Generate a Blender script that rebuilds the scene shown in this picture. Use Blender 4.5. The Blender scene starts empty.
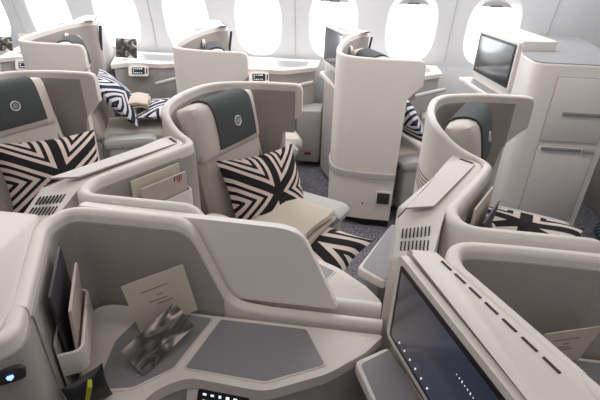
import bpy, bmesh, math, random
from mathutils import Vector, Matrix, Euler
random.seed(7)
scn = bpy.context.scene
COL = scn.collection
PI = math.pi

# ------------------------------------------------------------------ camera
H = 1.65
yaw, pitch, roll = math.radians(7.05), math.radians(28.2), math.radians(1.45)
fw = Vector((-math.sin(yaw)*math.cos(pitch), math.cos(yaw)*math.cos(pitch), -math.sin(pitch)))
r0 = Vector((math.cos(yaw), math.sin(yaw), 0)); u0 = r0.cross(fw)
rt = math.cos(roll)*r0 + math.sin(roll)*u0; up = rt.cross(fw)
cam_d = bpy.data.cameras.new('camera'); cam = bpy.data.objects.new('camera', cam_d); COL.objects.link(cam)
cam_d.sensor_width = 36; cam_d.lens = 430/600*36; cam_d.clip_start = 0.05
m = Matrix.Identity(4)
for i in range(3):
    m[i][0] = rt[i]; m[i][1] = up[i]; m[i][2] = -fw[i]
m[2][3] = H
cam.matrix_world = m
scn.camera = cam

# --------------------------------------------------------------- materials
def mat(name, col, rough=.5, metal=0., spec=.5, emit=None, es=0.):
    k = bpy.data.materials.new(name); k.use_nodes = True
    b = k.node_tree.nodes['Principled BSDF']
    b.inputs['Base Color'].default_value = (*col, 1); b.inputs['Roughness'].default_value = rough
    b.inputs['Metallic'].default_value = metal; b.inputs['Specular IOR Level'].default_value = spec
    if emit:
        b.inputs['Emission Color'].default_value = (*emit, 1); b.inputs['Emission Strength'].default_value = es
    return k
def srgb(r, g, b):
    f = lambda c: (c/255/12.92) if c/255 <= .04045 else ((c/255+.055)/1.055)**2.4
    return (f(r), f(g), f(b))
def noisy(k, scale, amount, bump=0., coord='Object', detail=3):
    nt = k.node_tree; b = nt.nodes['Principled BSDF']
    tc = nt.nodes.new('ShaderNodeTexCoord'); n = nt.nodes.new('ShaderNodeTexNoise')
    n.inputs['Scale'].default_value = scale; n.inputs['Detail'].default_value = detail
    nt.links.new(tc.outputs[coord], n.inputs['Vector'])
    mx = nt.nodes.new('ShaderNodeMix'); mx.data_type = 'RGBA'
    c = b.inputs['Base Color'].default_value
    mx.inputs[6].default_value = (*[v*(1-amount) for v in c[:3]], 1)
    mx.inputs[7].default_value = (*[min(1, v*(1+amount)) for v in c[:3]], 1)
    nt.links.new(n.outputs['Fac'], mx.inputs[0]); nt.links.new(mx.outputs[2], b.inputs['Base Color'])
    if bump:
        bp = nt.nodes.new('ShaderNodeBump'); bp.inputs['Strength'].default_value = bump; bp.inputs['Distance'].default_value = .002
        nt.links.new(n.outputs['Fac'], bp.inputs['Height']); nt.links.new(bp.outputs['Normal'], b.inputs['Normal'])
    return k
M = {}
M['shell'] = noisy(mat('off_white_plastic', srgb(226, 219, 214), .42), 60, .015)
M['shell_b'] = noisy(mat('off_white_plastic_panel', srgb(220, 213, 209), .45), 60, .015)
M['lining'] = noisy(mat('grey_felt_lining', srgb(166, 160, 157), .95, spec=.15), 420, .22, .5)
M['inlay'] = noisy(mat('slate_grey_laminate', srgb(139, 139, 142), .38), 180, .04)
M['body'] = noisy(mat('mid_grey_panel', srgb(180, 176, 175), .6), 150, .05)
M['leather'] = noisy(mat('pale_leather', srgb(205, 196, 188), .5), 140, .05, .25)
M['leather_g'] = noisy(mat('grey_leather_pad', srgb(176, 175, 174), .5), 140, .05, .25)
M['cover'] = noisy(mat('charcoal_headrest_fabric', srgb(66, 70, 72), .8), 250, .12, .4)
M['belt'] = noisy(mat('grey_webbing', srgb(128, 126, 124), .8), 300, .1, .4)
M['dark'] = mat('dark_recess', srgb(52, 49, 48), .7)
M['black'] = mat('black_plastic', srgb(24, 24, 26), .45)
M['blanket'] = noisy(mat('beige_woven_blanket', srgb(200, 188, 175), .95, spec=.1), 220, .14, .6)
M['silver'] = mat('satin_metal', srgb(190, 190, 192), .3, .9)
M['emb'] = mat('emblem_thread', srgb(214, 214, 212), .7)
M['paper'] = noisy(mat('cream_paper', srgb(214, 204, 190), .7), 40, .04)
M['ink'] = mat('grey_ink', srgb(112, 104, 100), .8)
M['magcov'] = noisy(mat('magazine_cover', srgb(196, 180, 172), .5), 14, .16)
M['magdark'] = mat('magazine_dark', srgb(60, 58, 66), .5)
M['red'] = mat('red_ink', srgb(140, 50, 50), .5)
M['lime'] = mat('yellow_green_fabric', srgb(172, 180, 60), .7)
M['blue'] = mat('blue_led', (.1, .2, .9), .4, emit=(.25, .35, 1), es=2.5)
M['glowtext'] = mat('display_icons', (.8, .85, .9), .4, emit=(.75, .88, 1), es=1.0)
M['divider'] = mat('divider_plastic', srgb(243, 238, 235), .4)
M['wallseam'] = mat('side_panel_joint', srgb(172, 174, 178), .7)
M['walls'] = noisy(mat('cabin_side_panel', srgb(212, 213, 215), .55), 30, .01)
M['reveal'] = mat('window_reveal_plastic', srgb(238, 237, 235), .5)
M['cab'] = noisy(mat('closet_laminate', srgb(222, 216, 212), .42), 60, .012)
M['seam'] = mat('panel_gap', srgb(165, 157, 152), .8)
M['ceil'] = mat('ceiling_panel', srgb(215, 212, 208), .7)

def carpet():
    k = mat('charcoal_carpet', srgb(98, 97, 102), 1., spec=.05)
    nt = k.node_tree; b = nt.nodes['Principled BSDF']
    tc = nt.nodes.new('ShaderNodeTexCoord')
    n = nt.nodes.new('ShaderNodeTexNoise'); n.inputs['Scale'].default_value = 75; n.inputs['Detail'].default_value = 4
    nt.links.new(tc.outputs['Object'], n.inputs['Vector'])
    cr = nt.nodes.new('ShaderNodeValToRGB')
    cr.color_ramp.elements[0].position = .35; cr.color_ramp.elements[0].color = (*srgb(84, 84, 92), 1)
    cr.color_ramp.elements[1].position = .68; cr.color_ramp.elements[1].color = (*srgb(144, 143, 150), 1)
    nt.links.new(n.outputs['Fac'], cr.inputs['Fac']); nt.links.new(cr.outputs['Color'], b.inputs['Base Color'])
    bp = nt.nodes.new('ShaderNodeBump'); bp.inputs['Strength'].default_value = .5; bp.inputs['Distance'].default_value = .004
    nt.links.new(n.outputs['Fac'], bp.inputs['Height']); nt.links.new(bp.outputs['Normal'], b.inputs['Normal'])
    return k
M['carpet'] = carpet()

def math_node(nt, op, a, b=None, c=None):
    n = nt.nodes.new('ShaderNodeMath'); n.operation = op
    for i, v in enumerate((a, b, c)):
        if v is None: continue
        if isinstance(v, (int, float)): n.inputs[i].default_value = v
        else: nt.links.new(v, n.inputs[i])
    return n.outputs[0]
def masi(name, dark, light, k1=1.0, k2=.62, freq=6.4, thick=.095):
    """nested chevrons in the four sectors of a thick dark cross"""
    k = mat(name, light, .9, spec=.15); nt = k.node_tree; b = nt.nodes['Principled BSDF']
    uv = nt.nodes.new('ShaderNodeUVMap'); sp = nt.nodes.new('ShaderNodeSeparateXYZ')
    nt.links.new(uv.outputs['UV'], sp.inputs[0])
    u = math_node(nt, 'MULTIPLY_ADD', sp.outputs[0], 2., -1.); v = math_node(nt, 'MULTIPLY_ADD', sp.outputs[1], 2., -1.)
    a = math_node(nt, 'ABSOLUTE', math_node(nt, 'MULTIPLY_ADD', u, k1, -.04))
    c = math_node(nt, 'ABSOLUTE', math_node(nt, 'MULTIPLY_ADD', v, .82, math_node(nt, 'MULTIPLY', u, k2)))
    c2 = math_node(nt, 'ABSOLUTE', math_node(nt, 'MULTIPLY_ADD', v, .82, math_node(nt, 'MULTIPLY', u, -k2)))
    d = math_node(nt, 'MINIMUM', a, math_node(nt, 'MINIMUM', c, c2))
    fr = math_node(nt, 'FRACT', math_node(nt, 'MULTIPLY_ADD', d, freq, -thick*freq))
    light_st = math_node(nt, 'LESS_THAN', fr, .54)
    notx = math_node(nt, 'GREATER_THAN', d, thick)
    w = math_node(nt, 'MULTIPLY', light_st, notx)
    mx = nt.nodes.new('ShaderNodeMix'); mx.data_type = 'RGBA'
    mx.inputs[6].default_value = (*dark, 1); mx.inputs[7].default_value = (*light, 1)
    nt.links.new(w, mx.inputs[0]); nt.links.new(mx.outputs[2], b.inputs['Base Color'])
    return k
M['masi'] = masi('black_and_cream_chevron_fabric', srgb(40, 38, 40), srgb(214, 196, 188))
M['masi_navy'] = masi('navy_and_white_chevron_fabric', srgb(46, 52, 74), srgb(216, 214, 216), freq=5.6, thick=.08)
M['masi_flat'] = masi('black_and_cream_band_fabric', srgb(40, 38, 40), srgb(214, 200, 192), k1=1.1, k2=.45, freq=4.0, thick=.12)
def weave():
    k = mat('teal_black_woven_seat', srgb(40, 60, 64), .95); nt = k.node_tree; b = nt.nodes['Principled BSDF']
    tc = nt.nodes.new('ShaderNodeTexCoord'); ch = nt.nodes.new('ShaderNodeTexChecker'); ch.inputs['Scale'].default_value = 60
    ch.inputs[1].default_value = (*srgb(30, 36, 40), 1); ch.inputs[2].default_value = (*srgb(96, 120, 124), 1)
    nt.links.new(tc.outputs['Object'], ch.inputs['Vector']); nt.links.new(ch.outputs['Color'], b.inputs['Base Color'])
    return k
M['weave'] = weave()
def screen_mat():
    k = mat('screen_glass', (.012, .013, .018), .16, spec=.6); nt = k.node_tree; b = nt.nodes['Principled BSDF']
    uv = nt.nodes.new('ShaderNodeUVMap'); sp = nt.nodes.new('ShaderNodeSeparateXYZ'); nt.links.new(uv.outputs['UV'], sp.inputs[0])
    cr = nt.nodes.new('ShaderNodeValToRGB')
    e = cr.color_ramp.elements
    e[0].position = 0; e[0].color = (*srgb(96, 84, 82), 1); e[1].position = 1; e[1].color = (*srgb(26, 30, 56), 1)
    x = e.new(.45); x.color = (*srgb(62, 66, 84), 1)
    n = nt.nodes.new('ShaderNodeTexNoise'); n.inputs['Scale'].default_value = 3
    nt.links.new(uv.outputs['UV'], n.inputs['Vector'])
    f = math_node(nt, 'MULTIPLY_ADD', n.outputs['Fac'], .35, math_node(nt, 'MULTIPLY_ADD', sp.outputs[0], .8, -.05))
    nt.links.new(f, cr.inputs['Fac']); nt.links.new(cr.outputs['Color'], b.inputs['Emission Color'])
    b.inputs['Emission Strength'].default_value = .55
    return k
M['screen'] = screen_mat()
M['screen_off'] = mat('dark_screen_glass', srgb(40, 44, 52), .12, spec=.8)
def photo_mat():
    k = mat('printed_photo', (.3, .28, .27), .35); nt = k.node_tree; b = nt.nodes['Principled BSDF']
    uv = nt.nodes.new('ShaderNodeUVMap'); n = nt.nodes.new('ShaderNodeTexNoise'); n.inputs['Scale'].default_value = 2.4; n.inputs['Detail'].default_value = 1.5; n.inputs['Distortion'].default_value = 1.2
    nt.links.new(uv.outputs['UV'], n.inputs['Vector'])
    cr = nt.nodes.new('ShaderNodeValToRGB'); e = cr.color_ramp.elements
    e[0].color = (*srgb(40, 38, 38), 1); e[1].color = (*srgb(206, 196, 186), 1); e[0].position = .40; e[1].position = .62
    x = e.new(.52); x.color = (*srgb(112, 104, 100), 1)
    nt.links.new(n.outputs['Fac'], cr.inputs['Fac']); nt.links.new(cr.outputs['Color'], b.inputs['Base Color'])
    return k
M['photo'] = photo_mat()
M['glass'] = None
def glass():
    k = bpy.data.materials.new('window_pane'); k.use_nodes = True; nt = k.node_tree
    for n in list(nt.nodes): nt.nodes.remove(n)
    o = nt.nodes.new('ShaderNodeOutputMaterial'); t = nt.nodes.new('ShaderNodeBsdfTransparent'); g = nt.nodes.new('ShaderNodeBsdfGlossy')
    g.inputs['Roughness'].default_value = .05; mx = nt.nodes.new('ShaderNodeMixShader'); mx.inputs[0].default_value = .05
    nt.links.new(t.outputs[0], mx.inputs[1]); nt.links.new(g.outputs[0], mx.inputs[2]); nt.links.new(mx.outputs[0], o.inputs['Surface'])
    return k
M['glass'] = glass()

# ----------------------------------------------------------------- helpers
WLOC = {}
def thing(name, label, cat, loc, group=None):
    o = bpy.data.objects.new(name, None); COL.objects.link(o); o.location = loc; o.empty_display_size = .05
    o['label'] = label; o['category'] = cat
    if group: o['group'] = group
    WLOC[o.name] = Vector(loc)
    return o
def obj(name, bm, material, parent=None, smooth=35, origin=None):
    """link a bmesh (world coordinates) as ONE mesh object, parented without moving"""
    bmesh.ops.recalc_face_normals(bm, faces=bm.faces[:])
    pl = WLOC[parent.name] if parent else Vector((0, 0, 0))
    if origin is None:
        origin = pl.copy()
        if not parent and len(bm.verts):
            xs = [v.co for v in bm.verts]
            origin = Vector((sum(v.x for v in xs)/len(xs), sum(v.y for v in xs)/len(xs), min(v.z for v in xs)))
    bmesh.ops.translate(bm, verts=bm.verts[:], vec=-origin)
    me = bpy.data.meshes.new(name); bm.to_mesh(me); bm.free()
    for p in me.polygons: p.use_smooth = True
    me.set_sharp_from_angle(angle=math.radians(smooth))
    me.materials.append(material)
    o = bpy.data.objects.new(name, me); COL.objects.link(o)
    o.parent = parent; o.location = origin - pl
    WLOC[o.name] = origin
    return o
def tag(o, label, cat, group=None):
    o['label'] = label; o['category'] = cat
    if group: o['group'] = group
    return o
def struct(o): o['kind'] = 'structure'; return o
def BM(): return bmesh.new()

def prism(bm, poly, z0, z1, bevel=0., seg=2, only_top=False):
    vb = [bm.verts.new((p[0], p[1], z0)) for p in poly]
    vt = [bm.verts.new((p[0], p[1], z1(p) if callable(z1) else z1)) for p in poly]
    n = len(poly); fs = [bm.faces.new(vb[::-1]), bm.faces.new(vt)]
    for i in range(n): fs.append(bm.faces.new((vb[i], vb[(i+1) % n], vt[(i+1) % n], vt[i])))
    if bevel:
        ed = [e for e in fs[1].edges] if only_top else list({e for f in fs for e in f.edges})
        bmesh.ops.bevel(bm, geom=ed, offset=bevel, segments=seg, profile=.5, affect='EDGES', clamp_overlap=True)
    return bm
def box(bm, c, size, R=None, bevel=0., seg=2):
    mt = Matrix.Translation(Vector(c)) @ (R.to_4x4() if R is not None else Matrix.Identity(4)) @ Matrix.Diagonal((*size, 1))
    vs = bmesh.ops.create_cube(bm, size=1, matrix=mt)['verts']
    if bevel:
        ed = list({e for v in vs for e in v.link_edges})
        bmesh.ops.bevel(bm, geom=ed, offset=bevel, segments=seg, profile=.5, affect='EDGES', clamp_overlap=True)
    return bm
def fillet(pts, n=6):
    """polyline [(x,y,z,r)] -> rounded polyline [(x,y,z)]"""
    out = []
    for i, p in enumerate(pts):
        P = Vector(p[:3]); r = p[3] if len(p) > 3 else 0
        if i == 0 or i == len(pts)-1 or r == 0: out.append(P); continue
        A = Vector(pts[i-1][:3]); B = Vector(pts[i+1][:3])
        a = P + (A-P).normalized()*min(r, (A-P).length*.48); b = P + (B-P).normalized()*min(r, (B-P).length*.48)
        for k in range(n+1):
            t = k/n; out.append((1-t)**2*a + 2*t*(1-t)*P + t*t*b)
    return out
def fillet2(poly, r, n=5):
    """closed 2-D polygon with rounded corners; r number or list"""
    out = []; N = len(poly)
    for i in range(N):
        P = Vector(poly[i]); A = Vector(poly[i-1]); B = Vector(poly[(i+1) % N]); rr = r[i] if isinstance(r, (list, tuple)) else r
        if rr <= 0: out.append(P); continue
        a = P + (A-P).normalized()*min(rr, (A-P).length*.48); b = P + (B-P).normalized()*min(rr, (B-P).length*.48)
        for k in range(n+1):
            t = k/n; out.append((1-t)**2*a + 2*t*(1-t)*P + t*t*b)
    return out
def normals2(path):
    ns = []
    for i in range(len(path)):
        a = path[max(0, i-1)]; b = path[min(len(path)-1, i+1)]
        d = Vector((b.x-a.x, b.y-a.y))
        if d.length < 1e-9: d = Vector((1, 0))
        d.normalize(); ns.append(Vector((-d.y, d.x)))
    return ns
def ribbon(bm, path, zbot, t, off=0., rnd=.4, seg=4, dz=0.):
    """upright wall swept along path (world pts with their top z); zbot number or list; off shifts sideways; rounded top"""
    ns = normals2(path); rings = []
    h = t/2; r = min(h, t*rnd)
    for i, p in enumerate(path):
        n = ns[i]; zt = p.z+dz; zb = zbot[i] if isinstance(zbot, list) else zbot
        zb = min(zb, zt-.004); rr = min(r, (zt-zb)*.5)
        prof = [(-h, zb)]
        for k in range(seg+1):
            a = PI - k/seg*PI/2; prof.append((-h+rr+rr*math.cos(a), zt-rr+rr*math.sin(a)))
        for k in range(seg+1):
            a = PI/2 - k/seg*PI/2; prof.append((h-rr+rr*math.cos(a), zt-rr+rr*math.sin(a)))
        prof.append((h, zb))
        rings.append([bm.verts.new((p.x+n.x*(o+off), p.y+n.y*(o+off), z)) for o, z in prof])
    for a, b in zip(rings, rings[1:]):
        k = len(a)
        for j in range(k): bm.faces.new((a[j], a[(j+1) % k], b[(j+1) % k], b[j]))
    bm.faces.new(rings[0]); bm.faces.new(rings[-1][::-1])
    return bm
def tube(bm, pts, r, n=8, closed=False):
    rings = []; N = len(pts)
    for i, p in enumerate(pts):
        p = Vector(p)
        a = Vector(pts[(i-1) % N] if closed else pts[max(0, i-1)]); b = Vector(pts[(i+1) % N] if closed else pts[min(N-1, i+1)])
        d = (b-a).normalized(); s = d.orthogonal() if abs(d.z) > .95 else d.cross(Vector((0, 0, 1)))
        s.normalize(); q = d.cross(s)
        rings.append([bm.verts.new(p + s*r*math.cos(2*PI*k/n) + q*r*math.sin(2*PI*k/n)) for k in range(n)])
    rng = range(N if closed else N-1)
    for i in rng:
        a, b = rings[i], rings[(i+1) % N]
        for k in range(n): bm.faces.new((a[k], a[(k+1) % n], b[(k+1) % n], b[k]))
    if not closed: bm.faces.new(rings[0][::-1]); bm.faces.new(rings[-1])
    return bm
def plate(bm, c, u, v, w, h, t, r=.01, n=4, uvs=False):
    """rounded rectangular plate centred at c, axes u (width) and v (height), thickness t along u x v"""
    u = Vector(u).normalized(); v = Vector(v); v = (v - u*v.dot(u)).normalized(); nn = u.cross(v); c = Vector(c)
    pts = fillet2([(-w/2, -h/2), (w/2, -h/2), (w/2, h/2), (-w/2, h/2)], r, n)
    a = [bm.verts.new(c + u*p.x + v*p.y - nn*t/2) for p in pts]; b = [bm.verts.new(c + u*p.x + v*p.y + nn*t/2) for p in pts]
    fa = bm.faces.new(a[::-1]); fb = bm.faces.new(b); k = len(pts)
    for i in range(k): bm.faces.new((a[i], a[(i+1) % k], b[(i+1) % k], b[i]))
    if uvs:
        L = bm.loops.layers.uv.verify()
        for f in bm.faces:
            for l in f.loops:
                d = l.vert.co - c; l[L].uv = (d.dot(u)/w+.5, d.dot(v)/h+.5)
    return bm

# ----------------------------------------------------------- suites (fitted furniture)
class S:
    """frame of one suite: x along the cabin, s from the spine (or window) out to the aisle"""
    def __init__(self, x0, yc, sg): self.x0, self.yc, self.sg = x0, yc, sg
    def P(self, x, s, z=0.): return Vector((self.x0+x, self.yc+self.sg*s, z))
    def p2(self, x, s): return (self.x0+x, self.yc+self.sg*s)

def suite_shell(f, label, group, zw, zs, zc, spine=True, window=False, zend=None, wedge_dx=0., smin=.06, placard=False, zfloor=.0, dashes=False, sh_s=0., rdx=0., ldx=0., slots=True, lfx=0.):
    """curved privacy shell with the wedge-shaped screen housing behind it"""
    sg = f.sg
    root = thing('privacy_shell', label, 'privacy shell', f.P(-.65, .7), group)
    zend = zend or zs
    dx = wedge_dx
    # path from the front of the aisle wing round the curve to the wedge end, back along the wedge and along the spine
    ws = 1.11 if spine else 1.15
    wing = [(-.265, ws, zw-.03), (-.275, ws, zw-.008), (-.30, ws, zw), (-.35, ws, zw)]
    if spine:
        main = wing + [(-.52, 1.11, zw, .1), (-.72, 1.04, zw, .16), (-.785, .82, zw, .12), (-.79, .62, zw-.012, .09), (-.705, .53, zend+.025, .05), (-.605+rdx, .46, zend, .045), (-.647+rdx, .385, zend)]
    else:
        main = wing + [(-.60, 1.15, zw, .1), (-.775, 1.11, zw+.004, .12), (-.812, .92, zw+.016, .1), (-.775, .64, zw+.045, .08), (-.69, .47, zend, .05), (-.62, .41, zend, .03), (-.66, .34, zend)]
    path = fillet(main)
    path = [f.P(*p) for p in path]
    zb = []
    for p in path:
        x = p.x-f.x0; s = (p.y-f.yc)*sg
        if s > 1.08 and x > -.333: zb.append(zw-.15 - max(0, (-.265-x))*.9)
        elif s > 1.08 and x > -.352: zb.append(zw-.24)
        else: zb.append(zfloor+.004)
    # an extra station so that the notch is crisp
    q = f.P(-.36, ws, zw); idx = next(i for i, p in enumerate(path) if p.x-f.x0 < -.355)
    path.insert(idx, q); zb.insert(idx, zfloor+.004)
    obj('shell_wall', ribbon(BM(), path, zb, .033), M['shell'], root)
    # side of the lining: inner face is on the side of the seat
    c = f.P(-.5, .8); n0 = normals2(path)[len(path)//3]; pm = path[len(path)//3]
    side = 1 if (Vector((c.x-pm.x, c.y-pm.y))).dot(n0) > 0 else -1
    lin = [p for p in path if not ((p.y-f.yc)*sg > 1.08 and (p.x-f.x0) > -.30)]
    lzb = [ (zw-.25 if (p.x-f.x0) > -.40 and (p.y-f.yc)*sg > 1.1 else .42) for p in lin]
    obj('felt_lining', ribbon(BM(), lin, lzb, .006, off=side*(.0185), dz=-.036), M['lining'], root)
    # rim step line between rim and lining: slim bead
    # wedge (screen housing) body
    zt = zend-.0008
    wp = [(-.97+dx, smin), (-.80+dx, .47), (-.80, .62), (-.70, .48), (-.64, .42), (-.66, .34), (-.82+dx, .14), (-.86+dx, smin-.01)]
    if spine:
        def ztop(p):
            s = (p[1]-f.yc)*sg
            return zt if (s > .08 or dashes) else zt-.055*(.10-s)/.10
        tp = smin-.115 if not dashes else smin-.015
        wp2 = [(-.972+ldx, tp), (-.955+ldx, .065), (-.80+ldx+lfx, .47), (-.765+ldx*.5+lfx*.8, .575-lfx*.4), (-.705, .53-lfx*.2), (-.63+rdx, .455), (-.652+rdx, .39), (-.812+rdx, .09), (-.84+rdx, .055), (-.85+rdx, tp)]
    else:
        ztop = zt; wp2 = wp
    if spine: hb = prism(BM(), [f.p2(*p) for p in wp2], .02, ztop, .012, 2, True)
    else:
        hb = prism(BM(), [f.p2(*p) for p in [(-.955+dx, .03), (-.80+dx, .47), (-.80, .62), (-.70, .48), (-.64, .42), (-.66, .34), (-.835+dx, .03)]], .02, zt, .01, 2, True)
        prism(hb, [f.p2(*p) for p in [(-1.04+dx, -.22), (-.955+dx, .035), (-.835+dx, .035), (-.92+dx, -.22)]], .02, lambda p: zt-.004 if (p[1]-f.yc)*sg > 0 else .90)
    obj('screen_housing', hb, M['shell'], root)
    # inset strip on the wedge
    strip = not dashes
    st = fillet2([(-.936+dx, .075), (-.712+dx, .495), (-.658+dx, .445), (-.852+dx, .10)], .006, 3)
    zz = zt
    if strip: obj('cap_gap', prism(BM(), [f.p2(*p) for p in st], zz-.004, zz+.0008), M['seam'], root)
    cx = sum(p[0] for p in st)/len(st); cy = sum(p[1] for p in st)/len(st)
    st2 = [((p[0]-cx)*.978+cx, (p[1]-cy)*.993+cy) for p in st]
    if strip: obj('cap_strip', prism(BM(), [f.p2(*p) for p in st2], zz-.002, zz+.0022, .001, 1, True), M['shell_b'], root)
    bmv = BM()
    a = Vector(f.p2(-.706+dx, .483)); b = Vector(f.p2(-.668+dx, .448)); 
    d = (b-a).normalized(); nn = Vector((-d.y, d.x))*.005
    prism(bmv, [a+nn, a-nn, b-nn, b+nn], zz-.001, zz+.0042)
    if strip: obj('latch_slot', bmv, M['dark'], root)
    if spine and not dashes:
        bmv = BM()
        TL, TR, BL, BR = Vector((-.942+dx, .028)), Vector((-.858+dx, .045)), Vector((-.95+dx, -.042)), Vector((-.868+dx, -.034))
        def bil(i, j):
            p = TL*(1-i)*(1-j) + TR*i*(1-j) + BL*(1-i)*j + BR*i*j
            zp = f.p2(p.x, p.y); return Vector((zp[0], zp[1], ztop(zp)+.0012))
        nx = 8
        for r_ in range(2):
            for k in range(nx):
                i0, i1 = (k+.3)/nx, (k+.68)/nx; j0, j1 = r_*.5+.03, r_*.5+.37
                q4 = [bil(i0, j0), bil(i1, j0), bil(i1, j1), bil(i0, j1)]
                vs = [bmv.verts.new(p) for p in q4]; vd = [bmv.verts.new(p-Vector((0, 0, .004))) for p in q4]
                bmv.faces.new(vs); bmv.faces.new(vd[::-1])
                for j in range(4): bmv.faces.new((vs[j], vd[j], vd[(j+1) % 4], vs[(j+1) % 4]))
        obj('vent_grille', bmv, M['dark'], root)
    # dashes along the inner edge of the wedge top
    bmv = BM()
    A, B = Vector((-.836+dx+rdx, .085)), Vector((-.678+dx+rdx, .395))
    nd = 7
    for k in range(nd):
        a = A.lerp(B, (k+.12)/nd); b = A.lerp(B, (k+.85)/nd); a = Vector(f.p2(*a)); b = Vector(f.p2(*b))
        d = (b-a).normalized(); nn = Vector((-d.y, d.x))*.0028
        prism(bmv, [a+nn, a-nn, b-nn, b+nn], zz-.001, zz+.0016)
    if (dashes and slots) or window: obj('vent_slots', bmv, M['dark'], root)
    # rim along the wedge's inner side and along the spine, felt below it
    if spine:
        pth = [(-.645+rdx, .385, zend), (-.770+rdx, .155, zend, .0), (-.806+rdx, .09, zend-.001, .05), (-.785+rdx, -.0, zend-.001, .06), (-.66, -.003, zend-.001), (-.42, -.003, zend-.004, .05), (-.315, -.003, zc+.035, .05), (-.20, -.003, zc+.022), (.13, -.003, zc+.02)]
        pth = [f.P(*p) for p in fillet(pth)]
        obj('spine_rim', ribbon(BM(), pth, zc-.03, .037, rnd=.42, seg=5), M['shell'], root)
        lp = [p for p in pth if (p.x-f.x0) < -.33]
        obj('spine_lining', ribbon(BM(), lp, zc-.05, .006, off=side*.0205, dz=-.03), M['lining'], root)
        zl = zend
    else:
        pth = [f.P(*p) for p in fillet([(-.66, .34, zend), (-.80+dx, .12, zend-.01, .04), (-.83+dx, .03, zend-.02), (-.915+dx, -.20, .92)])]
        obj('inner_panel', ribbon(BM(), pth, .3, .02, off=0), M['body'], root)
    # shelf under the screen is part of the housing of the NEXT suite's view: build on this wedge's outer face
    sh = [(-.955+dx, .17), (-1.045+dx, .235), (-.91+dx, .56), (-.80+dx, .47)]
    sh = [(x, q+sh_s) for x, q in sh]
    if window: sh = [(-.97+dx, .0), (-1.06+dx, .07), (-.88+dx, .60), (-.78+dx, .52)]
    obj('screen_shelf', prism(BM(), [f.p2(*p) for p in fillet2(sh, .015, 3)], zc-.03, zc, .006, 2, True), M['shell'], root)
    k = .86; cx = sum(p[0] for p in sh)/4; cy = sum(p[1] for p in sh)/4
    obj('shelf_inlay', prism(BM(), [f.p2((p.x-cx)*k+cx, (p.y-cy)*.94+cy) for p in fillet2(sh, .012, 3)], zc-.002, zc+.0015), M['inlay'], root)
    # small round reading light on the felt, near the end of the shell
    if window:
        q = f.P(-.735, .62, zw-.045)
        d_ = Vector((.9, -.35*sg, 0)).normalized()
        R_ = d_.to_track_quat('Z', 'Y').to_matrix()
        bmv = BM(); bmesh.ops.create_cone(bmv, cap_ends=True, segments=24, radius1=.035, radius2=.030, depth=.02, matrix=Matrix.Translation(q) @ R_.to_4x4())
        obj('reading_light', bmv, M['shell'], root)
        q2 = f.P(-.60, .385, zend-.14)
        obj('headset_hook', box(BM(), q2, (.016, .03, .20), Euler((0, .16, 0)).to_matrix(), .006), M['black'], root)
    if placard:
        seg_ = [p for p in path if .57 < (p.y-f.yc)*sg < .78]
        for r_ in range(5):
            bmv2 = [Vector((p.x, p.y, .915-.017*r_)) for p in seg_]
            obj('placard_line', ribbon(BM(), bmv2, .9128-.017*r_, .0015, off=-side*.0175), M['ink'], root)
    obj('footwell_side', prism(BM(), [f.p2(*p) for p in [(-.96+dx, .24), (-1.0+dx, .26), (-.89+dx, .54), (-.81+dx, .46)]], .05, zc-.03), M['body'], root)
    return root, side

def monitor(f, root, z0, z1, s0, s1, dx, material, icons=False, ldx=0., lfx=0.):
    """screen on the wedge's outer face"""
    L = lambda s: -.97 + (s-.06)*(.415+lfx/.405 if dx == 0 else .36) + dx + ldx
    a = f.P(L(s0), s0); b = f.P(L(s1), s1); u = (b-a); w = u.length; u.normalize()
    n = Vector((0, 0, 1)).cross(u); 
    if n.x > 0: n = -n
    c = (a+b)/2; c.z = (z0+z1)/2
    vv = Vector((0, 0, 1)); uu = vv.cross(n) if True else u
    fr = obj('screen_bezel', plate(BM(), c+n*.012, uu, vv, w+.05, z1-z0+.05, .018, .018), M['shell'], root)
    gl = obj('screen', plate(BM(), c+n*.0215, uu, vv, w+.012, z1-z0+.012, .004, .008), M['black'], root)
    obj('display', plate(BM(), c+n*.024, uu, vv, w-.012, z1-z0-.012, .002, .003, uvs=True), material, gl)
    if icons:
        for k in range(6):
            obj('indicator_dot', box(BM(), c+n*.0252 - uu*(w*(.40-.055*k)) - vv*(z1-z0)*.40, (.0035, .0035, .0035)), M['glowtext'], gl)
        bmv = BM()
        for k in range(9):
            box(bmv, c+n*.0248 + uu*(w*(.02+.018*k)) + vv*(z1-z0)*.20, (.0018, .0018, .002+.002*(k % 3)))
        obj('screen_text', bmv, M['glowtext'], gl)

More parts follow.
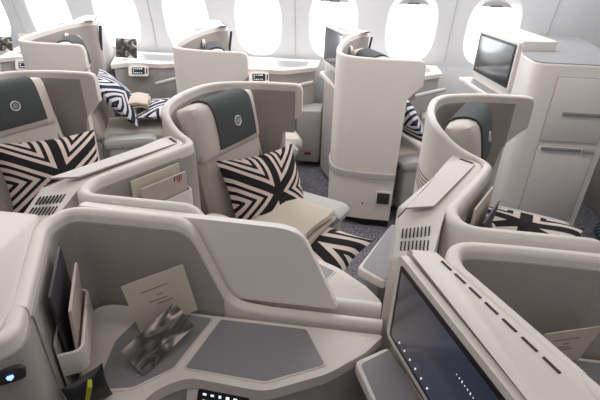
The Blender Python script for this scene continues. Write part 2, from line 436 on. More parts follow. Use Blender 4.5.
def side_console(f, label, group, poly, radii, inlays, zc, ctl=None, lit=True, zlow=.02, inset=.02):
    root = thing('side_console', label, 'console', f.P(-.3, .15), group)
    P = [f.p2(*p) for p in fillet2(poly, radii, 5)]
    obj('console_top', prism(BM(), P, zc-.035, zc, .008, 2, True), M['shell'], root)
    cx = sum(p[0] for p in P)/len(P); cy = sum(p[1] for p in P)/len(P)
    Q = [((p[0]-cx)*.965+cx, (p[1]-cy)*.88+cy) for p in P]
    obj('console_body', prism(BM(), Q, zlow, zc-.03), M['body'], root)
    for pl in inlays:
        c0 = sum(p[0] for p in pl)/len(pl); c1 = sum(p[1] for p in pl)/len(pl)
        rim = [((p[0]-c0)*1.045+c0, (p[1]-c1)*1.06+c1) for p in pl]
        obj('inlay_rim', prism(BM(), [f.p2(*p) for p in fillet2(rim, .01, 3)], zc-.004, zc+.003, .002, 1, True), M['shell_b'], root)
        obj('tray_inlay', prism(BM(), [f.p2(*p) for p in fillet2(pl, .008, 3)], zc-.002, zc+.0042), M['inlay'], root)
    if ctl:
        (xa, sa), (xb, sb), zt, hh = ctl
        a = f.P(xa, sa, zt); b = f.P(xb, sb, zt); u = (b-a).normalized()
        n = Vector((u.y, -u.x, 0)); 
        if n.y*f.sg < 0: n = -n
        nn = (n*.9+Vector((0, 0, .45))).normalized(); v = (Vector((0, 0, 1)) - nn*nn.z).normalized()
        c = (a+b)/2 - Vector((0, 0, hh/2)); w = (b-a).length; 
        if u.cross(v).dot(nn) < 0: u = -u
        hd = obj('control_surround', plate(BM(), c-nn*.006, u, v, w+.06, hh+.03, .022, .018), M['shell'], root)
        cp = obj('control_panel', plate(BM(), c+nn*.006, u, v, w, hh, .006, .008), M['black'], root)
        bmv = BM(); R = Matrix((u, v, nn)).transposed()
        rnd = random.Random(3)
        for i in range(5):
            for j in range(3):
                if rnd.random() < .72:
                    box(bmv, c+nn*.0095+u*w*(-.36+.15*i)+v*hh*(-.3+.3*j), (w*.045*(1+rnd.random()*.6), hh*.07*(1+rnd.random()), .001), R)
        obj('control_icons', bmv, M['glowtext'], cp)
        obj('handset_slot', plate(BM(), c+nn*.006+u*(w*.5+.016), u, v, .012, hh*.85, .006, .005), M['dark'], root)
    return root

# --------------------------------------------------------------------- seats
def rbox_grid(bm, fn, nu=14, nv=14):
    pass
def cushion(bm, c, e, n, k, L, W, T, puff=.25, N=12, seams=0):
    """soft rounded slab: centre c, axes e (length L), n (width W), k (thickness T)"""
    c, e, n, k = Vector(c), Vector(e).normalized(), Vector(n).normalized(), Vector(k).normalized()
    top, bot = [], []
    for i in range(N+1):
        rt_, rb_ = [], []
        for j in range(N+1):
            u = 2*i/N-1; v = 2*j/N-1
            uu = math.copysign(abs(u)**.8, u); vv = math.copysign(abs(v)**.8, v)
            q = max(0, 1-abs(u)**6)**.5 * max(0, 1-abs(v)**6)**.5
            # rounded-rectangle outline
            ru, rv = uu, vv
            m_ = (abs(uu)**8+abs(vv)**8)**(1/8)
            if m_ > 1: ru, rv = uu/m_, vv/m_
            z = T/2*(.35+.65*q) * (1+puff*(1-u*u)*(1-v*v))
            if i in (0, N) or j in (0, N): z = T*.16
            if seams:
                z -= .006*max(0, 1-abs(abs(u)-seams)*N*.6)
            p = c+e*(ru*L/2)+n*(rv*W/2)
            rt_.append(bm.verts.new(p+k*z)); rb_.append(bm.verts.new(p-k*min(z, T/2)))
        top.append(rt_); bot.append(rb_)
    for i in range(N):
        for j in range(N):
            bm.faces.new((top[i][j], top[i+1][j], top[i+1][j+1], top[i][j+1]))
            bm.faces.new((bot[i][j], bot[i][j+1], bot[i+1][j+1], bot[i+1][j]))
    for i in range(N):
        for (a, b, fl) in ((top[i][0], top[i+1][0], 0), (top[i][N], top[i+1][N], 1)):
            pass
        bm.faces.new((top[i][0], bot[i][0], bot[i+1][0], top[i+1][0])); bm.faces.new((top[i][N], top[i+1][N], bot[i+1][N], bot[i][N]))
        bm.faces.new((top[0][i], top[0][i+1], bot[0][i+1], bot[0][i])); bm.faces.new((top[N][i], bot[N][i], bot[N][i+1], top[N][i+1]))
    return bm
def pillow_bm(c, u, v, W, Hh, T, seed=0, N=22):
    bm = BM(); L = bm.loops.layers.uv.verify(); rnd = random.Random(seed)
    c = Vector(c); u = Vector(u).normalized(); v = Vector(v); v = (v-u*v.dot(u)).normalized(); k = u.cross(v)
    ph = [rnd.random()*6 for _ in range(4)]
    grids = []
    for sgn in (1, -1):
        g = []
        for i in range(N+1):
            row = []
            for j in range(N+1):
                a = 2*i/N-1; b = 2*j/N-1
                pin = .10
                x = a*(1-pin*(1-b*b)*abs(a)); y = b*(1-pin*(1-a*a)*abs(b))
                h = max(0, (1-a*a))**.55*max(0, (1-b*b))**.55
                wr = .10*math.sin(5*a+3*b+ph[0])*math.sin(4*b-2*a+ph[1])
                z = sgn*T/2*h*(1+wr)
                if sgn < 0 and (i in (0, N) or j in (0, N)): row.append(grids[0][i][j]); continue
                row.append(bm.verts.new(c+u*(x*W/2)+v*(y*Hh/2)+k*z))
            g.append(row)
        grids.append(g)
    for s, g in enumerate(grids):
        for i in range(N):
            for j in range(N):
                q = [(i, j), (i+1, j), (i+1, j+1), (i, j+1)]
                if s: q = q[::-1]
                try: fc = bm.faces.new([g[a][b] for a, b in q])
                except ValueError: continue
                for l, (a, b) in zip(fc.loops, q): l[L].uv = (a/N, b/N)
    return bm

ANG = math.radians(22)
def seat_frame(f):
    e = Vector((math.cos(ANG), -math.sin(ANG)*f.sg, 0)); n = Vector((math.sin(ANG), math.cos(ANG)*f.sg, 0))
    return e, n
def make_seat(f, label, group, dz=0., armz=0., fwd=0.):
    """reclining seat: frame, cushion, backrest, headrest with cover and emblem, belt, armrest"""
    e, n = seat_frame(f); Z = Vector((0, 0, 1)); O = f.P(-.50+fwd, .80)
    root = thing('business_seat', label, 'seat', O, group)
    A = lambda a, b, z: O+e*a+n*b+Z*(z+dz)
    R = Matrix((e, n, Z)).transposed()
    obj('seat_base', box(BM(), A(.22, -.02, .19), (.46, .40, .34), R, .03), M['body'], root)
    obj('seat_cushion', cushion(BM(), A(.24, -.03, .415), e, n, Z, .54, .44, .13, .12, seams=.6), M['leather'], root)
    lean = math.radians(11)
    kv = (Z*math.cos(lean) - e*math.sin(lean)); kn = (e*math.cos(lean)+Z*math.sin(lean))
    bc = A(-.03, 0, .44)
    obj('backrest', cushion(BM(), bc+kv*.28+kn*.015, kv, n, kn, .66, .45, .12, .12, 14, seams=.66), M['leather'], root)
    hc = bc+kv*.575+kn*.04-n*.022
    obj('headrest', cushion(BM(), hc, kv, n, kn, .25, .46, .115, .3, 18, seams=.0), M['leather'], root)
    # dark cover folded over the top of the headrest
    bm = BM(); nb = 14; HL, HW, HT, HP = .25, .46, .115, .3
    def hz_(u_, v_):
        q_ = max(0, 1-abs(u_)**6)**.5*max(0, 1-abs(v_)**6)**.5
        return HT/2*(.35+.65*q_)*(1+HP*(1-u_*u_)*(1-v_*v_))
    rows, rows2 = [], []
    us = [-.60+.085*i for i in range(18)] + [.86, .92, .96, .985]
    for j in range(nb+1):
        y = .022+(j/nb-.5)*.27; v_ = y/(HW/2)
        v_ = math.copysign(abs(v_)**(1/.8), v_)
        pr = []
        for u_ in us:
            uu_ = math.copysign(abs(u_)**.8, u_); pr.append((hz_(u_, v_), uu_*HL/2))
        zt_ = pr[-1][0]; 
        for a_ in (.6, 0, -.6, -1): pr.append((zt_*a_, HL/2+.004*(1-abs(a_))))
        for u_ in (.9, .75, .6): pr.append((-min(hz_(u_, v_), HT/2), u_**.8*HL/2))
        def shp(o_):
            out_ = []
            for i_, (p, q) in enumerate(pr):
                s1 = pr[min(len(pr)-1, i_+1)]; s0 = pr[max(0, i_-1)]
                t_ = Vector((s1[0]-s0[0], s1[1]-s0[1])).normalized(); nn2 = Vector((t_.y, -t_.x))
                out_.append(hc+n*y+kn*(p+nn2.x*o_)+kv*(q+nn2.y*o_))
            return out_
        rows.append([bm.verts.new(p) for p in shp(.007)]); rows2.append([bm.verts.new(p) for p in shp(-.002)])
    for a, b in zip(rows, rows[1:]):
        for k_ in range(len(a)-1): bm.faces.new((a[k_], a[k_+1], b[k_+1], b[k_]))
    for a, b in zip(rows2, rows2[1:]):
        for k_ in range(len(a)-1): bm.faces.new((a[k_], b[k_], b[k_+1], a[k_+1]))
    for rr_, r2 in ((rows[0], rows2[0]), (rows[-1], rows2[-1])):
        for k_ in range(len(rr_)-1): bm.faces.new((rr_[k_], rr_[k_+1], r2[k_+1], r2[k_]))
    for a, b, c_, d_ in zip(rows, rows[1:], rows2, rows2[1:]):
        bm.faces.new((a[0], b[0], d_[0], c_[0])); bm.faces.new((a[-1], b[-1], d_[-1], c_[-1]))
    cover = obj('headrest_cover', bm, M['cover'], root)
    ec = hc+kn*(HT/2*1.3+.0085)+kv*.012+n*.022
    ring = [ec+n*.021*math.cos(2*PI*t/24)+kv*.021*math.sin(2*PI*t/24) for t in range(24)]
    bm = tube(BM(), ring, .0034, 6, True)
    for t in range(8):
        a = 2*PI*t/8
        box(bm, ec+n*.010*math.cos(a)+kv*.010*math.sin(a), (.004, .004, .004), R)
    box(bm, ec, (.005, .005, .006), R)
    obj('emblem', bm, M['emb'], cover)
    # shoulder belt with buckle on the aisle side of the backrest
    bp = [bc+kv*(.45-.05*i)+kn*(.078-.004*abs(i-2))+n*(.155+.006*i) for i in range(6)]
    bm = BM(); nn_ = n*.019
    va = [[bm.verts.new(p+nn_), bm.verts.new(p-nn_), bm.verts.new(p-nn_-kn*.006), bm.verts.new(p+nn_-kn*.006)] for p in bp]
    for a, b in zip(va, va[1:]):
        for k_ in range(4): bm.faces.new((a[k_], a[(k_+1) % 4], b[(k_+1) % 4], b[k_]))
    bm.faces.new(va[0]); bm.faces.new(va[-1][::-1])
    belt = obj('shoulder_belt', bm, M['belt'], root)
    Rb = Matrix((kv, n, kn)).transposed()
    obj('belt_buckle', box(BM(), bp[-1]+kn*.004, (.035, .05, .014), Rb, .004), M['silver'], belt)
    # aisle-side armrest with padded top
    arm = obj('armrest', box(BM(), A(.23, .28, .34+armz), (.32, .11, .34), R, .03, 3), M['leather_g'], root)
    obj('armrest_pad', cushion(BM(), A(.235, .275, .54+armz), e, n, Z, .38, .16, .075, .1), M['leather_g'], arm)
    return root, A, e, n, kv, kn, bc

# ---------------------------------------------------------------------- room
def quad_slab(bm, pts, t):
    vs = [bm.verts.new(p) for p in pts]; f = bm.faces.new(vs)
    r = bmesh.ops.extrude_face_region(bm, geom=[f]); f.normal_update()
    bmesh.ops.translate(bm, verts=[v for v in r['geom'] if isinstance(v, bmesh.types.BMVert)], vec=t)
    return bm
XL, XR, YN, YF, ZC = -5.2, 2.6, -1.5, 4.36, 2.25
struct(obj('floor', box(BM(), ((XL+XR)/2, (YN+YF)/2+.2, -.025), (XR-XL+.4, YF-YN+1, .05)), M['carpet']))
struct(obj('ceiling', box(BM(), ((XL+XR)/2, (YN+YF)/2, ZC+.03), (XR-XL+.4, YF-YN+.4, .06)), M['ceil']))
struct(obj('wall_left', box(BM(), (XL-.03, (YN+YF)/2, ZC/2), (.06, YF-YN+.4, ZC)), M['walls']))
struct(obj('wall_right', box(BM(), (XR+.03, (YN+YF)/2, ZC/2), (.06, YF-YN+.4, ZC)), M['walls']))
struct(obj('wall_near', box(BM(), ((XL+XR)/2, YN-.03, ZC/2), (XR-XL+.4, .06, ZC)), M['walls']))
# window wall: lower panel, tilted window belt with rounded openings, upper panel
PITCH, WX0 = .712, -.975
def wall_pt(x, z):
    """sidewall surface, leaning inwards above the sill"""
    if z <= .86: return Vector((x, YF, z))
    t = z-.86
    return Vector((x, YF-.10*t-.16*t*t, z))
bm = BM()
quad_slab(bm, [(XL, YF, 0), (XR, YF, 0), (XR, YF, .86), (XL, YF, .86)], Vector((0, .05, 0)))
lower = obj('wall_far', bm, M['walls']); struct(lower)
bm = BM(); zs = [1.62, 1.8, 2.0, 2.26]
rows = [[bm.verts.new(wall_pt(x, z)) for z in zs] for x in (XL, XR)]
for j in range(len(zs)-1): bm.faces.new((rows[0][j], rows[1][j], rows[1][j+1], rows[0][j+1]))
struct(obj('wall_far_upper', bm, M['walls']))
def sup(a, w, h, p=2.7):
    c, s = math.cos(a), math.sin(a)
    return (math.copysign(abs(c)**(2/p), c)*w, math.copysign(abs(s)**(2/p), s)*h)
def bay(i, number):
    xc = WX0+i*PITCH; zc = 1.20; x0, x1 = xc-PITCH/2, xc+PITCH/2; za, zb = .86, 1.62
    NW = 48; angs = [2*PI*k/NW for k in range(NW)]
    for cx, cz in ((x1-xc, zb-zc), (x0-xc, zb-zc), (x0-xc, za-zc), (x1-xc, za-zc)):
        a = math.atan2(cz, cx) % (2*PI); k = min(range(NW), key=lambda q: abs(angs[q]-a)); angs[k] = a
    bm = BM(); outer, hole = [], []
    for a in angs:
        c, s = math.cos(a), math.sin(a)
        t = min((x1-xc)/abs(c) if abs(c) > 1e-9 else 1e9, ((zb-zc) if s > 0 else (zc-za))/abs(s) if abs(s) > 1e-9 else 1e9)
        outer.append(bm.verts.new(wall_pt(xc+c*t, zc+s*t)))
        hx, hz = sup(a, .228, .308); hole.append(bm.verts.new(wall_pt(xc+hx, zc+hz)))
    for k in range(NW): bm.faces.new((outer[k], outer[(k+1) % NW], hole[(k+1) % NW], hole[k]))
    struct(obj('wall_far_bay', bm, M['walls'], smooth=50))
    root = bpy.data.objects.new('window_%d' % number, None); COL.objects.link(root); root.location = wall_pt(xc, zc); root.empty_display_size = .05
    root['kind'] = 'structure'; WLOC[root.name] = root.location.copy()
    bm = BM(); rings = []
    for w, h, d in ((.228, .308, 0), (.214, .29, .012), (.19, .26, .05), (.172, .235, .10), (.168, .227, .115), (.168, .227, .15)):
        rings.append([bm.verts.new(wall_pt(xc+sup(a, w, h)[0], zc+sup(a, w, h)[1])+Vector((0, d, 0))) for a in angs])
    for a, b in zip(rings, rings[1:]):
        for k in range(NW): bm.faces.new((a[k], a[(k+1) % NW], b[(k+1) % NW], b[k]))
    obj('window_reveal', bm, M['reveal'], root, smooth=60)
    bm = BM(); ra = [bm.verts.new(wall_pt(xc+sup(a, .172, .231)[0], zc+sup(a, .172, .231)[1])+Vector((0, .125, 0))) for a in angs]
    f_ = bm.faces.new(ra)
    obj('window_pane', bm, M['glass'], root)
    # lowered edge of the blind with its grip
    bm = BM(); p = wall_pt(xc, zc+.198); box(bm, p+Vector((0, .085, .02)), (.27, .012, .05), None, .004)
    bl = obj('blind', bm, M['walls'], root)
    bm = BM(); box(bm, p+Vector((0, .072, .002)), (.10, .016, .018), None, .006)
    obj('blind_grip', bm, M['inlay'], bl)
for n_, i in enumerate(range(-4, 4)): bay(i, n_+1)
# plain panels left and right of the window belt
for xa, xb in ((XL, WX0-4.5*PITCH+.02), (WX0+3.5*PITCH-.02, XR)):
    if xb-xa < .01: continue
    bm = BM(); q = [[bm.verts.new(wall_pt(x, z)+Vector((0, .006, 0))) for z in (.86, 1.1, 1.36, 1.62)] for x in (xa, xb)]
    for j in range(3): bm.faces.new((q[0][j], q[1][j], q[1][j+1], q[0][j+1]))
    struct(obj('wall_far_end', bm, M['walls']))
# panel joints on the side wall
k_ = 0
for x in (WX0-3.5*PITCH, WX0-1.5*PITCH, WX0+.5*PITCH, WX0+2.5*PITCH, WX0+3.5*PITCH+.12):
    bm = BM(); pts = [wall_pt(x, z)-Vector((0, .001, 0)) for z in (.9, 1.1, 1.3, 1.5, 1.7, 1.9, 2.1)]
    tube(bm, pts, .0028, 6); k_ += 1; struct(obj('trim_%d' % k_, bm, M['wallseam']))

# ------------------------------------------------------------------ furniture
YC = .99           # spine of the middle block
YW = 3.90          # virtual spine of the window suites
ZS, ZW = 1.055, 1.15
ZCON = .74
D = [S(-1.1, YC+.04, 1), S(0, YC+.04, 1), S(1.1, YC+.04, 1)]
G = [S(0, YC-.04, -1), S(1.1, YC-.04, -1)]
Wn = [S(-2.63, YW, -1), S(-1.53, YW, -1), S(-.43, YW, -1), S(.67, YW, -1)]
gS = 'curved privacy shells of the suites'
dl = ['white privacy shell with grey felt inside around the leftmost middle seat',
      'white privacy shell with grey felt inside around the middle seat in the photo centre',
      'white privacy shell with grey felt inside round the middle seat before the tall closet']
for k, (f, l) in enumerate(zip(D, dl)): suite_shell(f, l, gS, ZW, ZS, ZCON, placard=(k == 2), sh_s=-.04, lfx=.06)
gl_ = ['near shell with grey felt bay holding a brochure pocket at lower left', 'near shell carrying the large dark screen at lower right']
for k, (f, l) in enumerate(zip(G, gl_)):
    root, side = suite_shell(f, l, gS, ZW, ZS, ZCON, dashes=True, sh_s=-.10, rdx=(.02, -.035)[k], ldx=(0, .03)[k], slots=(k == 1))
    if k == 0:
        d_ = Vector((.57, -.82, 0)); q_ = Vector((-.59-.10*.06+.0125, .49-.07*.06-.018, .985))
        pl_ = obj('switch_plate', plate(BM(), q_, Vector((.82, .57, 0)), Vector((0, 0, 1)), .05, .03, .010, .014), M['dark'], root)
        obj('indicator', box(BM(), q_+d_*.007, (.008, .008, .006)), M['blue'], pl_)
    monitor(f, root, .80, 1.018, .075, .54, 0, M['screen'], icons=True, ldx=(0, .03)[k])
for f, l in zip(D, dl):
    root = [o for o in bpy.data.objects if o.get('label') == l][0]
    monitor(f, root, .795, 1.0, .14, .46, 0, M['screen'], lfx=.06, ldx=.008)
wl = ['white window-side shell with its back to the charcoal headrest at left',
      'white window-side shell right behind the central seat, its small headrest peeping over', 'tall smooth white window-side shell with a kick recess standing in the aisle']
for f, l in zip(Wn[1:], wl):
    root, side = suite_shell(f, l, gS, 1.185, 1.245, .87, spine=False, window=True, zend=1.25, wedge_dx=.06, smin=-.36, zfloor=.06)
    monitor(f, root, .955, 1.215, -.06, .44, .06, M['screen_off'])
    # kick band and recess on the aisle face
    pth = [f.P(*p) for p in fillet([(-.36, 1.171, .43), (-.60, 1.171, .43, .1), (-.790, 1.128, .43, .12), (-.832, .92, .43, .1), (-.815, .78, .43)])]
    obj('kick_band', ribbon(BM(), pth, .385, .012), M['body'], root)
    obj('recess_frame', box(BM(), f.P(-.42, 1.172, .245), (.105, .012, .105), None, .004), M['shell_b'], root)
    obj('recess', box(BM(), f.P(-.42, 1.1775, .245), (.085, .006, .085), None, .002), M['dark'], root)
    obj('stud', box(BM(), f.P(-.56, 1.164, .19), (.012, .012, .012), None, .004), M['dark'], root)
    obj('plinth', ribbon(BM(), [Vector((p.x, p.y-.0, .065)) for p in [f.P(-.36, 1.13), f.P(-.52, 1.13), f.P(-.71, 1.06), f.P(-.79, .85), f.P(-.80, .65)]], .001, .03), M['black'], root)

gpoly = [(-.605, .37), (-.695, .17), (-.735, .07), (-.69, .03), (-.30, .03), (.06, .03), (.135, .03), (.085, .10), (-.01, .185), (-.16, .262), (-.36, .25), (-.43, .30), (-.47, .46), (-.57, .48)]
grad = [.03, .04, .05, .03, .01, .01, .01, .01, .03, .03, .03, .04, .04, .03]
gin = [[(-.335, .045), (-.085, .045), (-.022, .16), (-.165, .235), (-.375, .225)],
       [(-.57, .07), (-.50, .042), (-.362, .045), (-.405, .230), (-.48, .30), (-.565, .32), (-.595, .17)]]
gC = 'side consoles of the middle suites'
side_console(G[0], 'near white console with two slate trays and a lit touch panel', gC, gpoly, grad, gin, ZCON, ((-.335, .257), (-.20, .265), .705, .055))
side_console(G[1], 'white console half hidden in the bay at lower right edge', gC, gpoly, grad, gin, ZCON)
side_console(D[1], 'white console wedge with a slate tray beside the central seat', gC, gpoly, grad, gin, ZCON)
wpoly = [(-.61, .30), (-.54, .20), (-.43, .15), (-.20, .17), (.0, .0), (.06, -.05), (.06, -.40), (-.90, -.40), (-.82, -.20), (-.73, .02), (-.69, .12)]
wrad = [.02, .05, .05, .06, .03, .02, .01, .01, .02, .02, .02]
win_ = [[(-.62, .08), (-.45, .02), (-.15, .02), (-.03, -.08), (-.03, -.26), (-.66, -.26)]]
gW = 'side consoles under the windows'
wcl = ['white window console at the far left edge with dark touch panel', 'white window console with photo card and touch panel beside patterned seat',
       'white window console with lit touch panel in the middle of the window wall', 'white window console running under the large tilted screen at right']
for k, (f, l) in enumerate(zip(Wn, wcl)):
    side_console(f, l, gW, wpoly, wrad, win_, .88, ((-.47, .20), (-.36, .175), .845, .06))
    # lower padded side panel and arm rail against the console front
    root = [o for o in bpy.data.objects if o.get('label') == l][0]
    rail = [f.P(-.24, .235, .72), f.P(-.10, .225, .76), f.P(.06, .20, .80)]
    obj('grab_rail', tube(BM(), rail, .018, 10), M['leather_g'], root)
    ft = obj('foot_ottoman', box(BM(), f.P(.03, .05, .30), (.22, .26, .50), None, .02, 3), M['body'], root)
    obj('red_placard', box(BM(), f.P(.03, .182, .14), (.06, .004, .03), None, .001), M['red'], ft)

# privacy divider between the two middle rows
dv = BM()
pts = [(-.76, 1.045), (-.16, 1.03), (-.11, 1.01), (.0, .765), (-.76, .765)]
pts = fillet2(pts, [.01, .03, .03, .01, .01], 4)
va = [dv.verts.new((p.x, YC-.0115, p.y)) for p in pts]; vb = [dv.verts.new((p.x, YC+.0115, p.y)) for p in pts]
dv.faces.new(va[::-1]); dv.faces.new(vb)
for i in range(len(pts)): dv.faces.new((va[i], va[(i+1) % len(pts)], vb[(i+1) % len(pts)], vb[i]))
bmesh.ops.bevel(dv, geom=list({e for fc in dv.faces if len(fc.verts) > 8 for e in fc.edges}), offset=.003, segments=2, affect='EDGES')
pv = thing('privacy_divider', 'raised smooth white divider panel between the two middle consoles', 'divider', (-.4, YC, .765))
obj('divider_panel', dv, M['divider'], pv)

# ------------------------------------------------------------------- seats
gE = 'reclining seats of the cabin'
sl = ['pale leather seat with charcoal headrest cover at the left edge, pillow on its lap', 'pale leather seat with charcoal headrest cover in the centre of the photo',
      'pale leather seat seen edge-on in the shell beside the tall closet']
gP = 'patterned pillows'
for k, (f, l) in enumerate(zip(D, sl)):
    root, A, e, n, kv, kn, bc = make_seat(f, l, gE)
    Z = Vector((0, 0, 1))
    if k < 2:
        pc = f.P(-.378, .785, .685); uu = Vector((.27, .40, -.05)); vv = Vector((-.14, .05, .30))
        p = obj('throw_pillow', pillow_bm(pc, uu, vv, .50, .43, .15, k), M['masi'])
        tag(p, ['black and cream chevron pillow leaning on the leftmost seat', 'black and cream chevron pillow leaning on the central seat'][k], 'pillow', gP)
    p = obj('flat_pillow', pillow_bm(A(.38, -.08, .545) if k < 2 else A(.20, .05, .60), e, n, .52, .42, .10, 5+k), M['masi_flat'])
    tag(p, ['flat patterned pillow lying on the leftmost seat cushion', 'flat patterned pillow under the beige blanket on the central seat', 'patterned pillow lying on the armrest of the seat beside the closet'][k], 'pillow', gP)
def folded_blanket(c, e, n, L, W, layers, label, seed=0):
    root = thing('folded_blanket', label, 'blanket', c, None)
    bm = BM(); rnd = random.Random(seed); Z = Vector((0, 0, 1))
    prof = []
    T = .016; 
    # one continuous folded sheet seen in section, swept across
    N = 10; z = 0
    for k in range(layers):
        xs = [(-.5+i/N) for i in range(N+1)]
        if k % 2: xs = xs[::-1]
        for x in xs: prof.append((x*L*(1-.03*k), z+.004*math.sin(9*x+k)-.030*max(0, x)**2*2))
        z += T
    M_ = 10; rows = []
    for j in range(M_+1):
        y = (j/M_-.5)*W
        rows.append([bm.verts.new(Vector(c)+e*(x+.006*math.sin(7*y/W+i*.2))+n*y+Z*(zz+.004*math.sin(11*y/W+x*9)-.02*(2*y/W)**2)) for i, (x, zz) in enumerate(prof)])
    for a, b in zip(rows, rows[1:]):
        for i in range(len(a)-1): bm.faces.new((a[i], a[i+1], b[i+1], b[i]))
    o = obj('blanket_cloth', bm, M['blanket'], root, 60)
    sd = o.modifiers.new('thickness', 'SOLIDIFY'); sd.thickness = .005
    return root
f = D[1]; e, n = seat_frame(f); O = f.P(-.50, .80)
folded_blanket(O+e*.29+n*(-.06)+Vector((0, 0, .618)), e, n, .29, .42, 4, 'beige folded blanket on the central seat in front of the pillow', 1)
b = thing('fabric_tag', 'small yellow-green fabric tag on the pillow beside the central armrest', 'tag', O+e*.22+n*.16+Vector((0, 0, .575)))
obj('tag_loop', box(BM(), O+e*.22+n*.165+Vector((0, 0, .59)), (.03, .008, .03), None, .002), M['lime'], b)

wsl = ['pale seat behind the white shell at upper left, navy patterned pillow on it', 'pale seat behind the white shell above the central seat', 'pale seat behind the tall smooth white shell']
for k, (f, l) in enumerate(zip(Wn[1:], wsl)):
    root, A, e, n, kv, kn, bc = make_seat(f, l, gE, dz=.03, armz=-.11, fwd=.025)
    if k != 1:
        p = obj('throw_pillow', pillow_bm(bc+kv*.22+kn*.235, n, kv*.85-e*.5, .50, .46, .16, 11+k), M['masi_navy'])
        tag(p, ['navy and white patterned pillow on the window seat at upper left', '', 'patterned pillow just visible past the tall smooth white shell'][k], 'pillow', gP)
    if k == 0:
        p = obj('flat_pillow', pillow_bm(A(.55, -.03, .585), e, n, .56, .48, .13, 21), M['masi_navy']); tag(p, 'flat navy and white pillow lying on the window seat at upper left', 'pillow', gP)
        folded_blanket(A(.30, .0, .675), e, n, .18, .30, 3, 'pale folded blanket on the window seat at upper left', 2)

# ------------------------------------------------- pockets, brochures, papers
def pocket(f, label, zc_, rdx=0., du=.02):
    """bracket pocket on the wedge's inner side with printed matter in it"""
    a = f.P(-.770+rdx, .155, 0); b = f.P(-.645+rdx, .385, 0); u = (b-a).normalized(); n = Vector((u.y, -u.x, 0))
    if n.x < 0: n = -n
    Z = Vector((0, 0, 1)); c = (a+b)/2 + n*.029 + Z*zc_ + u*du
    root = thing('literature_pocket', label, 'pocket', c+Z*-.12, 'literature pockets')
    bm = BM(); w = .225
    prof = [(-w/2, .0), (-w/2, .05), (w/2, .05), (w/2, .0)]
    pts = [c+u*x+n*(y+.002)+Z*.0 for x, y in prof]
    pts = fillet([(p.x, p.y, p.z+.02, .022) for p in pts])
    ribbon(bm, pts, zc_-.045, .008)
    obj('pocket_band', bm, M['shell'], root)
    obj('pocket_back', plate(BM(), c+n*.003-Z*.05, u, Z, w, .20, .005, .01), M['body'], root)
    obj('pocket_floor', box(BM(), c+n*.026-Z*.135, (w, .05, .01), Matrix((u, n, Z)).transposed(), .003), M['shell'], root)
    return c, u, n, Z
gM = 'magazines in the pockets'
for f, l, ml, k in ((D[1], 'literature pocket behind the slotted console at the central seat', ['cream magazine with red lettering in the central pocket', 'pale brochure behind the magazine in the central pocket'], 0),
                 (D[2], 'literature pocket inside the right-hand shell near the striped pillow', ['glossy dark magazine in the right-hand pocket', 'pale brochure behind the dark magazine in the right-hand pocket'], 1),
                 (G[0], 'literature pocket on the felt wall at lower left', ['grey magazine in the lower left pocket', 'dark magazine standing behind the grey one at lower left'], 2)):
    c, u, n, Z = pocket(f, l, (.90, .86, .86)[k], (0, 0, .02)[k], (.015, .01, -.01)[k])
    t = thing('magazine', ml[0], 'magazine', c+n*.03-Z*.13, gM)
    ht = .19 if k == 0 else .24
    mc = c+n*.037+Z*.0
    obj('cover', plate(BM(), mc, u, Z+n*.08, .19, ht, .006, .003), [M['magcov'], M['magdark'], M['magcov']][k], t)
    if k == 0:
        cu = bpy.data.curves.new('title', 'FONT'); cu.body = 'FIJI'; cu.size = .032; cu.extrude = .0006; cu.align_x = 'CENTER'
        tmp = bpy.data.objects.new('title_tmp', cu); COL.objects.link(tmp)
        dg = bpy.context.evaluated_depsgraph_get(); me = bpy.data.meshes.new_from_object(tmp.evaluated_get(dg)); 
        bpy.data.objects.remove(tmp)
        vv = (Z+n*.08).normalized(); nn = u.cross(vv); uu = u
        if nn.dot(n) < 0: nn = -nn; uu = -u
        Rm = Matrix((uu, vv, nn)).transposed().to_4x4(); Rm.translation = mc+nn*.0038+vv*.07+uu*.055
        bm = BM(); bm.from_mesh(me); bmesh.ops.transform(bm, matrix=Rm, verts=bm.verts[:])
        obj('title', bm, M['red'], t)
    t2 = thing('magazine', ml[1], 'magazine', c+n*.015-Z*.13, gM)
    obj('cover', plate(BM(), c+n*.0165+Z*(.02 if k == 0 else .035)-u*.01, u, Z, .20, (.20 if k == 0 else .26), .006, .003), [M['paper'], M['paper'], M['magdark']][k], t2)

def leaflet(c, u, v, w, h, label, material=None, lines=True, fold=True):
    u = Vector(u).normalized(); v = Vector(v).normalized(); c = Vector(c)
    root = thing('leaflet', label, 'leaflet', c-v*h/2)
    obj('sheet', plate(BM(), c, u, v, w, h, .0025, .002, uvs=True), material or M['paper'], root)
    if lines:
        nn = u.cross((v-u*v.dot(u)).normalized()); s = 1 if nn.dot(Vector((0, 0, H))-c) > 0 else -1
        bm = BM(); R = Matrix((u, (v-u*v.dot(u)).normalized(), nn)).transposed()
        for k, (x, y, ww) in enumerate(((0, .26, .45), (.02, .12, .10), (-.04, .02, .30), (.04, -.06, .26))):
            box(bm, c+nn*s*.0016+u*(x*w)+v*(y*h), (ww*w, .0022, .0006), R)
        obj('print', bm, M['ink'], root)
    return root
# standing cream leaflet and photo card on the near console
leaflet((-.485, .86, .84), (.115, .075, .02), (-.05, -.02, .16), .165, .165, 'cream leaflet standing against the felt wall on the near console')
leaflet((-.455, .765, .795), (.07, .13, .03), (-.07, .03, .085), .175, .085, 'black and white photo card leaning on the cream leaflet', M['photo'], False)
leaflet((.57, .865, .825), (.12, .04, .0), (-.02, -.03, .15), .16, .14, 'cream leaflet standing in the bay at lower right')
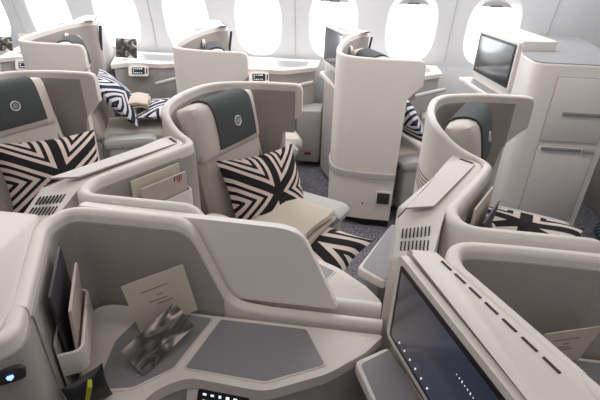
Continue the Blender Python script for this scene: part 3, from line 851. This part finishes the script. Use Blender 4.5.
# photo cards on the window consoles
f = Wn[1]
leaflet(f.P(-.60, .0, .975), (1, -.12, 0), (.0, .25, 1), .22, .17, 'photo card standing on the window console behind the patterned pillow', M['photo'], False)
leaflet((-3.24, 4.05, .965), (1, .2, 0), (0, .3, 1), .14, .15, 'pale card standing on the console at the far left edge', M['paper'], True)
leaflet((-3.40, 3.93, .955), (1, .2, 0), (0, .35, 1), .17, .13, 'dark photo card leaning beside the pale card at the far left edge', M['photo'], False)
# headset pouch at the lower left
pc = G[0].P(-.545, .365, ZCON+.004)
hp = thing('pouch', 'black pouch with a yellow-green stripe on the near console at lower left', 'pouch', pc)
obj('pouch_body', pillow_bm(pc+Vector((0, 0, .052)), (.5, .8, .0), (-.1, .05, 1), .095, .10, .04, 31), M['black'], hp)
obj('stripe', box(BM(), pc+Vector((.008, -.012, .06)), (.010, .022, .08), Euler((.15, .3, .6)).to_matrix(), .003), M['lime'], hp)

# tall closet at the front
cl = thing('tall_closet', 'tall white closet with rounded corner and grey top by the windows', 'closet', (1.3, 3.3, 0))
cp = fillet2([(1.04, 2.80), (1.58, 2.80), (1.86, 4.22), (1.33, 4.22), (1.30, 3.55), (1.06, 3.18)], [.09, .0, 0, 0, .03, .12], 6)
obj('closet_body', prism(BM(), cp, .09, 1.19, .012, 2, True), M['cab'], cl)
cx, cy = 1.38, 3.4
obj('closet_plinth', prism(BM(), [((p[0]-cx)*.95+cx, (p[1]-cy)*.95+cy) for p in cp], .001, .09), M['black'], cl)
obj('closet_top', prism(BM(), [((p[0]-cx)*.975+cx, (p[1]-cy)*.985+cy) for p in cp], 1.188, 1.196), M['inlay'], cl)
for z0, z1 in ((.715, 1.12), (.155, .69)):
    dgap = obj('door_gap', box(BM(), (1.365, 2.799, (z0+z1)/2), (.352, .004, z1-z0), None, 0), M['seam'], cl)
    dr = obj('door', box(BM(), (1.365, 2.797, (z0+z1)/2), (.345, .008, z1-z0-.007), None, .003), M['cab'], cl)
    hz = .895 if z0 > .5 else .672
    if z0 > .5: obj('handle', box(BM(), (1.40, 2.790, .90), (.25, .012, .022), None, .004), M['inlay'], dr)
    else:
        obj('handle', box(BM(), (1.335, 2.790, .668), (.24, .012, .022), None, .004), M['inlay'], dr)
        obj('latch', box(BM(), (1.50, 2.788, .672), (.07, .016, .034), None, .005), M['body'], dr)
# screen housing on the closet side
a = Vector((.985, 3.90, 0)); bq = Vector((1.085, 3.26, 0)); u = (bq-a).normalized(); nn = Vector((u.y, -u.x, 0)); nn = -nn if nn.x > 0 else nn
sh = [a+u*-.03, bq+u*.03, bq+u*.03-nn*.24, a-u*.03-nn*.32]
obj('screen_housing', prism(BM(), [(p.x, p.y) for p in sh], .80, 1.262, .015, 3), M['cab'], cl)
c = (a+bq)/2; c.z = 1.08; w = (bq-a).length
fr = obj('screen_bezel', plate(BM(), c+nn*.008, -u, Vector((0, 0, 1)), w+.03, .335, .018, .02), M['cab'], cl)
gg = obj('screen', plate(BM(), c+nn*.019, -u, Vector((0, 0, 1)), w-.02, .295, .008, .008), M['black'], cl)
obj('display', plate(BM(), c+nn*.0236, -u, Vector((0, 0, 1)), w-.05, .262, .002, .003), M['screen_off'], gg)
obj('screen_shelf', prism(BM(), [(p.x, p.y) for p in [a+nn*.13, bq+nn*.13, bq, a]], .84, .875, .008), M['shell'], cl)
obj('shelf_inlay', prism(BM(), [(p.x, p.y) for p in [a+nn*.115+u*.02, bq+nn*.115-u*.02, bq+nn*.03-u*.02, a+nn*.03+u*.02]], .873, .8765), M['inlay'], cl)

# seat and partition beyond the closet at the right edge
pt = thing('partition_panel', 'pale partition panel behind the closet at the right edge', 'partition', (1.95, 3.1, 0))
obj('panel', box(BM(), (1.98, 3.2, .55), (.05, 1.1, 1.1), None, .012), M['cab'], pt)
cs = thing('woven_cushion', 'dark teal woven cushion at the right edge below the partition', 'cushion', (1.80, 2.62, 0))
obj('cushion_back', cushion(BM(), (1.83, 2.62, .28), (0, 1, 0), (.25, 0, 1), (1, 0, -.25), .5, .50, .10, .2), M['weave'], cs)

# ------------------------------------------------------------------- light
w = bpy.data.worlds.new('sky'); scn.world = w; w.use_nodes = True
bg = w.node_tree.nodes['Background']; bg.inputs[0].default_value = (.93, .97, 1, 1); bg.inputs[1].default_value = 7.0
def area(name, loc, size, sy, power, col, rot):
    l = bpy.data.lights.new(name, 'AREA'); l.shape = 'RECTANGLE'; l.size = size; l.size_y = sy; l.energy = power; l.color = col
    o = bpy.data.objects.new(name, l); COL.objects.link(o); o.location = loc; o.rotation_euler = rot
    return o
area('window_wash_light', (-1.2, 3.75, 2.18), 6.5, .25, 75, (.99, .99, 1), (math.radians(-12), 0, 0))
area('aisle_light', (-1.2, 2.3, 2.2), 6.5, .25, 36, (1, .97, .95), (0, 0, 0))
area('centre_light', (-1.2, .4, 2.2), 6.5, .3, 19, (1, .955, .93), (0, 0, 0))
scn.view_settings.view_transform = 'Standard'; scn.view_settings.look = 'None'
scn.view_settings.gamma = 1; scn.view_settings.use_curve_mapping = False
scn.view_settings.exposure = 0.0
try:
    scn.cycles.use_denoising = True; scn.cycles.max_bounces = 10; scn.cycles.diffuse_bounces = 6; scn.cycles.sample_clamp_indirect = 6
except Exception: pass
